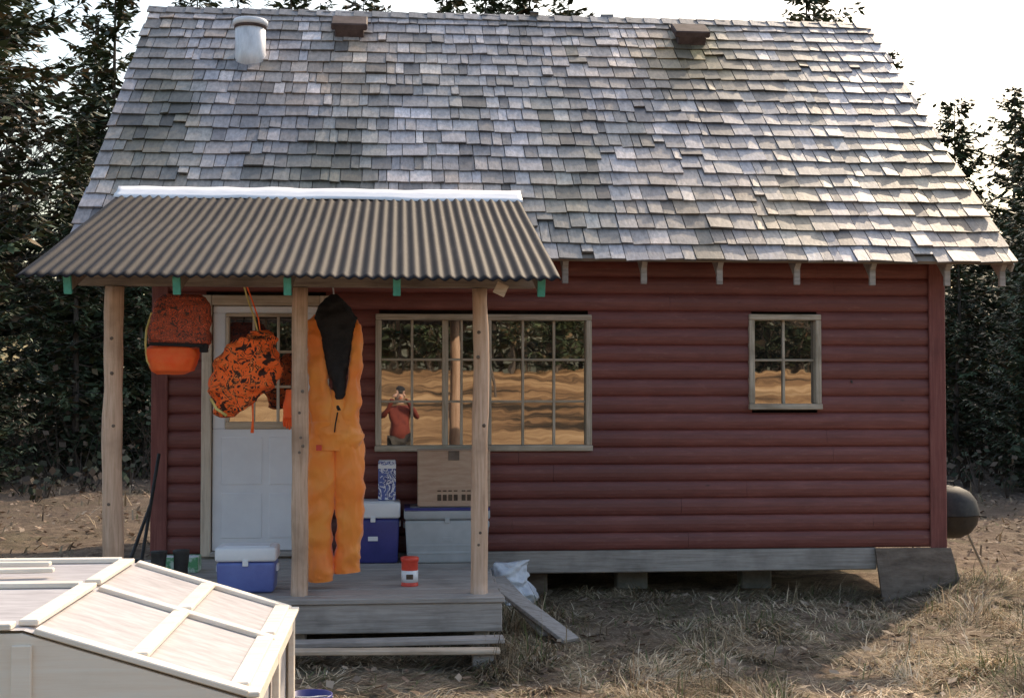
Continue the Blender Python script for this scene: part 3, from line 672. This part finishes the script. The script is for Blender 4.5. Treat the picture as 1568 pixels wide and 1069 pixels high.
# ------------------------------------------------------------ TREES
M_bark=simple('bark',(.06,.05,.043),(.16,.135,.115),5,.9,(3,3,.6),bs=.8,bd=.03)
M_needle=attrmat('pine_needles',.55,scale=2,trans=0,bs=0,spec=.3,amt=.25)
M_leaf=attrmat('dry_leaves',.7,scale=2,trans=0,bs=0,spec=.2,amt=.3)
def seg(V,F,p,q,r0,r1,n=5):
    p=Vector(p);q=Vector(q);d=(q-p)
    if d.length<1e-4: return
    d.normalize(); a=d.orthogonal().normalized(); b=d.cross(a); i=len(V)
    for c,r in ((p,r0),(q,r1)):
        for k in range(n):
            t=2*math.pi*k/n; V.append(c+(a*math.cos(t)+b*math.sin(t))*r)
    for k in range(n):
        l=(k+1)%n; F.append((i+k,i+l,i+n+l,i+n+k))
def finish(nm,TV,TF,NV,NF,NC,leafmat):
    me=bpy.data.meshes.new(nm); nv=len(TV)
    me.from_pydata([tuple(v) for v in TV]+[tuple(v) for v in NV],[],TF+[tuple(i+nv for i in f) for f in NF])
    me.materials.append(M_bark); me.materials.append(leafmat)
    me.polygons.foreach_set('material_index',[0]*len(TF)+[1]*len(NF))
    at=me.color_attributes.new('col','FLOAT_COLOR','POINT'); c=np.ones((len(TV)+len(NV),4),dtype=np.float32)
    if NC: c[nv:,:3]=np.array(NC)
    at.data.foreach_set('color',c.ravel()); return me
def conifer(seed,h,base=.15,wid=.2,dens=1.0,kind='spruce',brown=.12):
    rn=random.Random(seed); TV=[];TF=[];NV=[];NF=[];NC=[]
    lean=(rn.uniform(-.02,.02),rn.uniform(-.02,.02))
    def tp(z): return Vector((lean[0]*z+.1*math.sin(z*.5+seed),lean[1]*z,z))
    n=14
    for k in range(n):
        z0=h*k/n-.2*(k==0); z1=h*(k+1)/n; seg(TV,TF,tp(z0),tp(z1),.011*h*(1-k/n)+.012,.011*h*(1-(k+1)/n)+.012,8)
    z=h*base
    while z<h*.99:
        t=(z/h-base)/(1-base)
        prof=(math.sin(min(1,t*3+.35)*math.pi/2))*(1-t)**.7 if kind=='spruce' else (.55+.45*math.sin(t*2.6+.3))*(1-t)**.45
        for b in range(rn.choice([3,4,5])):
            if rn.random()<.15: continue
            L=h*wid*prof*rn.uniform(.35,1.3)+.25; a=rn.uniform(0,6.283)
            el=math.radians(rn.uniform(-14,12)+(28*t if kind=='spruce' else 14))
            p=tp(z+rn.uniform(-.1,.1)); d=Vector((math.cos(a)*math.cos(el),math.sin(a)*math.cos(el),math.sin(el)))
            prev=p; ns=max(2,int(L/.38)); dr=rn.uniform(.03,.12)
            shade=rn.uniform(.4,1.7)
            for s in range(ns):
                f=(s+1)/ns; q=p+d*L*f+Vector((0,0,-dr*L*math.sin(f*2.2)+.06*L*f*f))+Vector((rn.uniform(-.05,.05),rn.uniform(-.05,.05),0))
                seg(TV,TF,prev,q,.010+.010*L*(1-f)*.8,.007+.010*L*(1-f)*.5,3)
                if f>.15 or L<.7:
                    for c in range(int(11*dens)):
                        m=prev.lerp(q,rn.random())
                        side=rn.choice([-1,1]); sa=a+side*rn.uniform(.1,1.4); ll=rn.uniform(.16,.50)*(1.2-.5*f)*(.6+.4*min(1,L))
                        e=Vector((math.cos(sa),math.sin(sa),rn.uniform(-.7,.4)))*ll
                        w=Vector((-math.sin(sa),math.cos(sa),rn.uniform(-.9,.9)))*ll*rn.uniform(.11,.22)
                        i=len(NV); NV.extend([m,m+e*.5+w,m+e,m+e*.45-w]); NF.append((i,i+1,i+2,i+3))
                        g=shade*(.7+.6*rn.random())
                        cc=(.072*g,.098*g,.052*g) if rn.random()>brown else (.19*g,.14*g,.085*g)
                        NC.extend([cc]*4)
                prev=q
        z+=rn.uniform(.12,.28)*(h/13)
    return finish('conifer_mesh_%d'%seed,TV,TF,NV,NF,NC,M_needle)
def baretree(seed,h,leaves=.5):
    rn=random.Random(seed); TV=[];TF=[];NV=[];NF=[];NC=[]
    def grow(p,d,L,r,lev):
        n=3; q=p
        for k in range(n):
            nd=(d+Vector((rn.gauss(0,.12),rn.gauss(0,.12),rn.gauss(.03,.06)))).normalized(); q2=q+nd*L/n
            r2=r*(1-.22*(k+1)/n*1.3); seg(TV,TF,q,q2,r*(1-.25*k/n),r2,6 if lev<2 else 3); q=q2; d=nd
            if lev>=3 and rn.random()<leaves:
                for _ in range(2):
                    c=q+Vector((rn.gauss(0,.15),rn.gauss(0,.15),rn.gauss(0,.15))); s=rn.uniform(.05,.10); i=len(NV)
                    a=Vector((rn.gauss(0,1),rn.gauss(0,1),rn.gauss(0,1))).normalized()*s; b=a.orthogonal().normalized()*s*.6
                    NV.extend([c-a,c+b,c+a,c-b]); NF.append((i,i+1,i+2,i+3)); v=rn.uniform(.5,1.3); NC.extend([(.24*v,.17*v,.11*v)]*4)
            if lev<4 and (lev>0 or k>=1):
                for _ in range(rn.choice([1,2]) if lev<4 else 1):
                    ax=Vector((rn.gauss(0,1),rn.gauss(0,1),rn.gauss(.1,.5))).normalized()
                    grow(q,(d+ax*rn.uniform(.5,.9)).normalized(),L*rn.uniform(.5,.75),r2*.55,lev+1)
        if lev<4: grow(q,d,L*.6,r2*.8,lev+1)
    grow(Vector((0,0,-.1)),Vector((0,0,1)),h*.42,.011*h,0)
    return finish('bare_mesh_%d'%seed,TV,TF,NV,NF,NC,M_leaf)
CM=[conifer(11,14,.06,.23,1.1),conifer(12,13,.10,.21,1.0),conifer(13,15,.12,.24,1.0,'pine',.25),conifer(14,12,.03,.26,1.1),conifer(15,14,.18,.24,1.0,'pine',.18)]
CH_=[14,13,15,12,14]
BM=[baretree(21,9,.35),baretree(22,10,.1)]
def place(name,me,x,y,s,rz):
    ob=bpy.data.objects.new(name,me); ob.location=(x,y,gz(x,y)); ob.scale=(s,s,s*U(.95,1.05)); ob.rotation_euler=(0,0,rz); sc.collection.objects.link(ob)
def pine(x,y,h,v): place('pine_tree',CM[v],x,y,h/CH_[v],U(0,6.28))
for x,y,h,v in [(-9.9,31,15,4),(-8.7,27,13.0,2),(-7.0,33,12.0,1),(-6.1,40,14,0),(-11.8,38,17,2),(-12.8,30,15,3),(-5.5,37,12.4,3),(-7.6,25,4.8,3),(-9.4,42,13,1),(-5.4,29,5.5,3),(-8.0,36,9,0),(-6.6,28,7.5,0),(-8.3,22.5,3.6,3),
                (-4.2,35,12.6,1),(-3.0,38,13.6,0),(-.9,35,12.2,2),(1.2,38,13.8,1),(3.6,38,14.0,2),(4.9,37,13.4,4),(2.4,36,12.8,0),(-2.0,36,12.6,3),
                (11.3,36,13.1,2),(14.0,37,11.7,1),(15.8,37,10.3,3),(17.6,37,10.6,0),(19.5,36,10.5,2),(13.4,30,6.0,3),(15.4,31,8.4,1),(14.6,33,6.6,0),(16.2,33,8.6,3),
                (12.1,24,5.6,3),(12.9,25.5,7.2,0),(11.2,23,3.8,3),(12.0,28,6.4,2),(13.6,27,7.2,3),(22,34,12,1),(17.0,42,9,3),(10.4,34,5.0,3)]:
    pine(x,y,h,v)
for x,y,h,v in [(14.2,20.5,11.5,0),(16.6,24,13,3),(18.5,22,13,2),(20.5,26,14,0),(-14.5,22,11,0),(-12,17,6,3)]:
    pine(x,y,h,v)
for x,y,s,v in [(-9.2,27,.9,1),(12.3,32,.6,0),(-10.5,34,1.0,1),(-8.7,29,1.0,0)]:
    place('bare_tree',BM[v],x,y,s,U(0,6.28))
for k in range(36):
    x=-34+k*2.4+U(-1,1); pine(x,-60-U(0,18),U(9,14),k%5)
for x,y in [(19.5,-36),(22,-40),(4.6,-42),(-8,-48)]: place('bare_tree',BM[1],x,y,.9,U(0,6.28))
V=[];F=[];C=[]
for k in range(2600):
    x=U(-30,34); y=U(27,48) if R()<.8 else U(22,30)
    if -4<x<8 and y<30: continue
    hh=U(.5,2.4)*(1 if y>27 else .4); z=gz(x,y)-.05; g=U(.5,1.2)
    for q in range(6):
        dx,dy=random.gauss(0,.28)*hh,random.gauss(0,.28)*hh; w=U(.008,.018); i=len(V)
        V+=[(x-w,y,z),(x+w,y,z),(x+dx,y+dy,z+hh*U(.6,1))]; F.append((i,i+1,i+2)); C+=[(.16*g,.125*g,.10*g)]*3
    for q in range(14):
        t=U(.2,1); a=x+random.gauss(0,.3)*hh*t; b=y+random.gauss(0,.3)*hh*t; zz=z+hh*t; s=U(.04,.10); i=len(V)
        u=Vector((random.gauss(0,1),random.gauss(0,1),random.gauss(0,1))).normalized()*s; w2=u.orthogonal()*.6; c=Vector((a,b,zz))
        V+=[tuple(c-u),tuple(c+w2),tuple(c+u),tuple(c-w2)]; F.append((i,i+1,i+2,i+3)); v=U(.4,1.2)
        C+=[random.choice([(.19*v,.14*v,.10*v),(.11*v,.11*v,.07*v),(.07*v,.09*v,.05*v)])]*4
meshobj('understory_brush',V,F,M_leaf,cols=C)
def treeline(name,n,x0,x1,y0,y1,hf):
    V=[];F=[];C=[]
    for k in range(n):
        x=U(x0,x1); y=U(y0,y1); hh=hf(x); zb=gz(x,y) if y<0 else 0
        g=U(.5,1.2); i=len(V); w=.1
        V+=[(x-w,y,zb),(x+w,y,zb),(x,y,zb+hh)]; F.append((i,i+1,i+2)); C+=[(.09,.075,.06)]*3
        for q in range(95):
            t=R()**.8; r=(1-t)*hh*.2+.2; a=x+random.gauss(0,.5)*r; b=y+random.gauss(0,.5)*r; c=Vector((a,b,zb+.3+hh*t)); s=U(.14,.46)
            u=Vector((random.gauss(0,1),random.gauss(0,1),random.gauss(0,.5))).normalized()*s; w2=u.orthogonal()*.42; i=len(V)
            V+=[tuple(c-u),tuple(c+w2),tuple(c+u),tuple(c-w2)]; F.append((i,i+1,i+2,i+3)); v=g*U(.6,1.3)
            C+=[(.062*v,.08*v,.046*v) if R()<.8 else (.14*v,.11*v,.075*v)]*4
    meshobj(name,V,F,M_leaf,cols=C)
treeline('distant_treeline',520,-60,75,50,66,lambda x: U(6,11) if x<12 else U(5,8))
treeline('distant_treeline_meadow',420,-36,48,-92,-72,lambda x:U(8,13))

# ------------------------------------------------------------ the photographer (seen only mirrored in the window)
ph=empty('photographer',(0,-.38,0))
def skinfig(nm,verts,edges,rad,mat,root=0):
    me=bpy.data.meshes.new(nm); me.from_pydata(verts,edges,[]); ob=link(bpy.data.objects.new(nm,me),ph)
    s=ob.modifiers.new('skin','SKIN'); s.use_smooth_shade=True
    for i,r in enumerate(rad): me.skin_vertices[0].data[i].radius=(r,r*.85)
    me.skin_vertices[0].data[root].use_root=True
    ob.modifiers.new('sub','SUBSURF').levels=2; me.materials.append(mat); return ob
yp=-.42
skinfig('trousers_and_boots',[(0,yp,.98),(-.11,yp,.92),(-.13,yp+.02,.50),(-.14,yp,.10),(-.15,yp+.16,.05),(.11,yp,.92),(.13,yp+.02,.50),(.14,yp,.10),(.15,yp+.16,.05)],
  [(0,1),(1,2),(2,3),(3,4),(0,5),(5,6),(6,7),(7,8)],[.15,.11,.075,.06,.045,.11,.075,.06,.045],M_dark)
skinfig('red_jacket',[(0,yp,.92),(0,yp,1.12),(0,yp,1.36),(0,yp+.01,1.50),(-.19,yp,1.47),(-.30,yp+.08,1.30),(-.11,yp+.27,1.66),(.19,yp,1.47),(.30,yp+.08,1.30),(.11,yp+.27,1.66)],
  [(0,1),(1,2),(2,3),(2,4),(4,5),(5,6),(2,7),(7,8),(8,9)],[.18,.17,.19,.08,.085,.065,.045,.085,.065,.045],M_jacket)
loft('head',[(0,yp+.03,1.54,.05,.055),(0,yp+.04,1.60,.055,.07),(0,yp+.05,1.65,.07,.09),(0,yp+.04,1.72,.078,.10),(0,yp+.03,1.79,.077,.10),(0,yp+.02,1.83,.06,.08),(0,yp+.02,1.855,.02,.03)],M_skin,ph,24,.004,6,5,.95)
loft('nose',[(0,yp+.14,1.685,.014,.014),(0,yp+.148,1.695,.015,.018),(0,yp+.135,1.74,.008,.01)],M_skin,ph,12,.001)
for s in (-1,1):
    loft('ear',[(s*.08,yp+.03,1.69,.008,.012),(s*.085,yp+.03,1.72,.01,.02),(s*.08,yp+.03,1.75,.008,.014)],M_skin,ph,12,.001)
    lathe('eye',[(0,.0),(.010,.002),(.012,.008),(0,.012)],(s*.032,yp+.132,1.745),M_whitepl,ph,12,True,RX(-90))
loft('mouth',[(0,yp+.137,1.650,.022,.006),(0,yp+.139,1.656,.026,.007),(0,yp+.137,1.662,.02,.005)],M_orange2,ph,12,.0005)
loft('dark_cap',[(0,yp+.03,1.775,.086,.108),(0,yp+.03,1.80,.088,.110),(0,yp+.025,1.85,.075,.095),(0,yp+.02,1.885,.03,.04)],M_lining,ph,24,.003)
loft('hair',[(0,yp-.01,1.60,.07,.07),(0,yp-.01,1.68,.088,.085),(0,yp,1.775,.086,.10)],M_lining,ph,24,.008)
box('compact_camera',-.055,.055,-.13,-.105,1.745,1.815,M_dark,ph,.008)
lathe('camera_lens',[(0,0),(.022,0),(.022,.02),(.018,.022),(0,.018)],(0,-.105,1.78),M_dark,ph,20,True,RX(-90))
for s in (-1,1):
    skinfig('palm',[(s*.10,yp+.29,1.68),(s*.085,yp+.305,1.725),(s*.075,-.125,1.755)],[(0,1),(1,2)],[.028,.034,.028],M_skin)
    for k in range(4):
        zz=1.745+k*.018; ln=(.9,1.0,.95,.8)[k]
        tube('finger_%d'%k,[(s*.078,-.135,zz),(s*.072,-.105,zz+.002),(s*(.072-.022*ln),-.096,zz),(s*(.072-.036*ln),-.099,zz-.002)],[.009,.0085,.008,.006],M_skin,ph,10)
    tube('thumb',[(s*.082,-.15,1.735),(s*.068,-.150,1.750),(s*.045,-.140,1.762)],[.011,.010,.008],M_skin,ph,10)

# ------------------------------------------------------------ light, sky, camera
AZ,EL=math.radians(35),math.radians(38)
w=bpy.data.worlds.new('World'); sc.world=w; w.use_nodes=True; nt=w.node_tree
bg=nt.nodes['Background']; sky=nt.nodes.new('ShaderNodeTexSky'); sky.sky_type='NISHITA'; sky.sun_disc=False
sky.sun_elevation=EL; sky.sun_rotation=AZ; sky.air_density=1.5; sky.dust_density=3.5; sky.ozone_density=1.2
nt.links.new(sky.outputs[0],bg.inputs[0]); bg.inputs[1].default_value=.24
L=bpy.data.lights.new('sun','SUN'); L.energy=4.5; L.angle=math.radians(.6); L.color=(1,.80,.58)
lo=bpy.data.objects.new('sun',L); sc.collection.objects.link(lo); lo.location=(20,20,30)
sd=Vector((math.sin(AZ)*math.cos(EL),math.cos(AZ)*math.cos(EL),math.sin(EL)))
lo.rotation_euler=(-sd).to_track_quat('-Z','Y').to_euler()
cam=bpy.data.cameras.new('camera'); cam.lens=47.0; cam.sensor_width=36; cam.clip_end=3000
co=bpy.data.objects.new('camera',cam); co.location=(0,0,1.8); co.rotation_euler=(math.radians(91.75),0,math.radians(-4.8)); sc.collection.objects.link(co)
sc.camera=co
sc.view_settings.view_transform='Standard'; sc.view_settings.look='None'; sc.view_settings.exposure=0
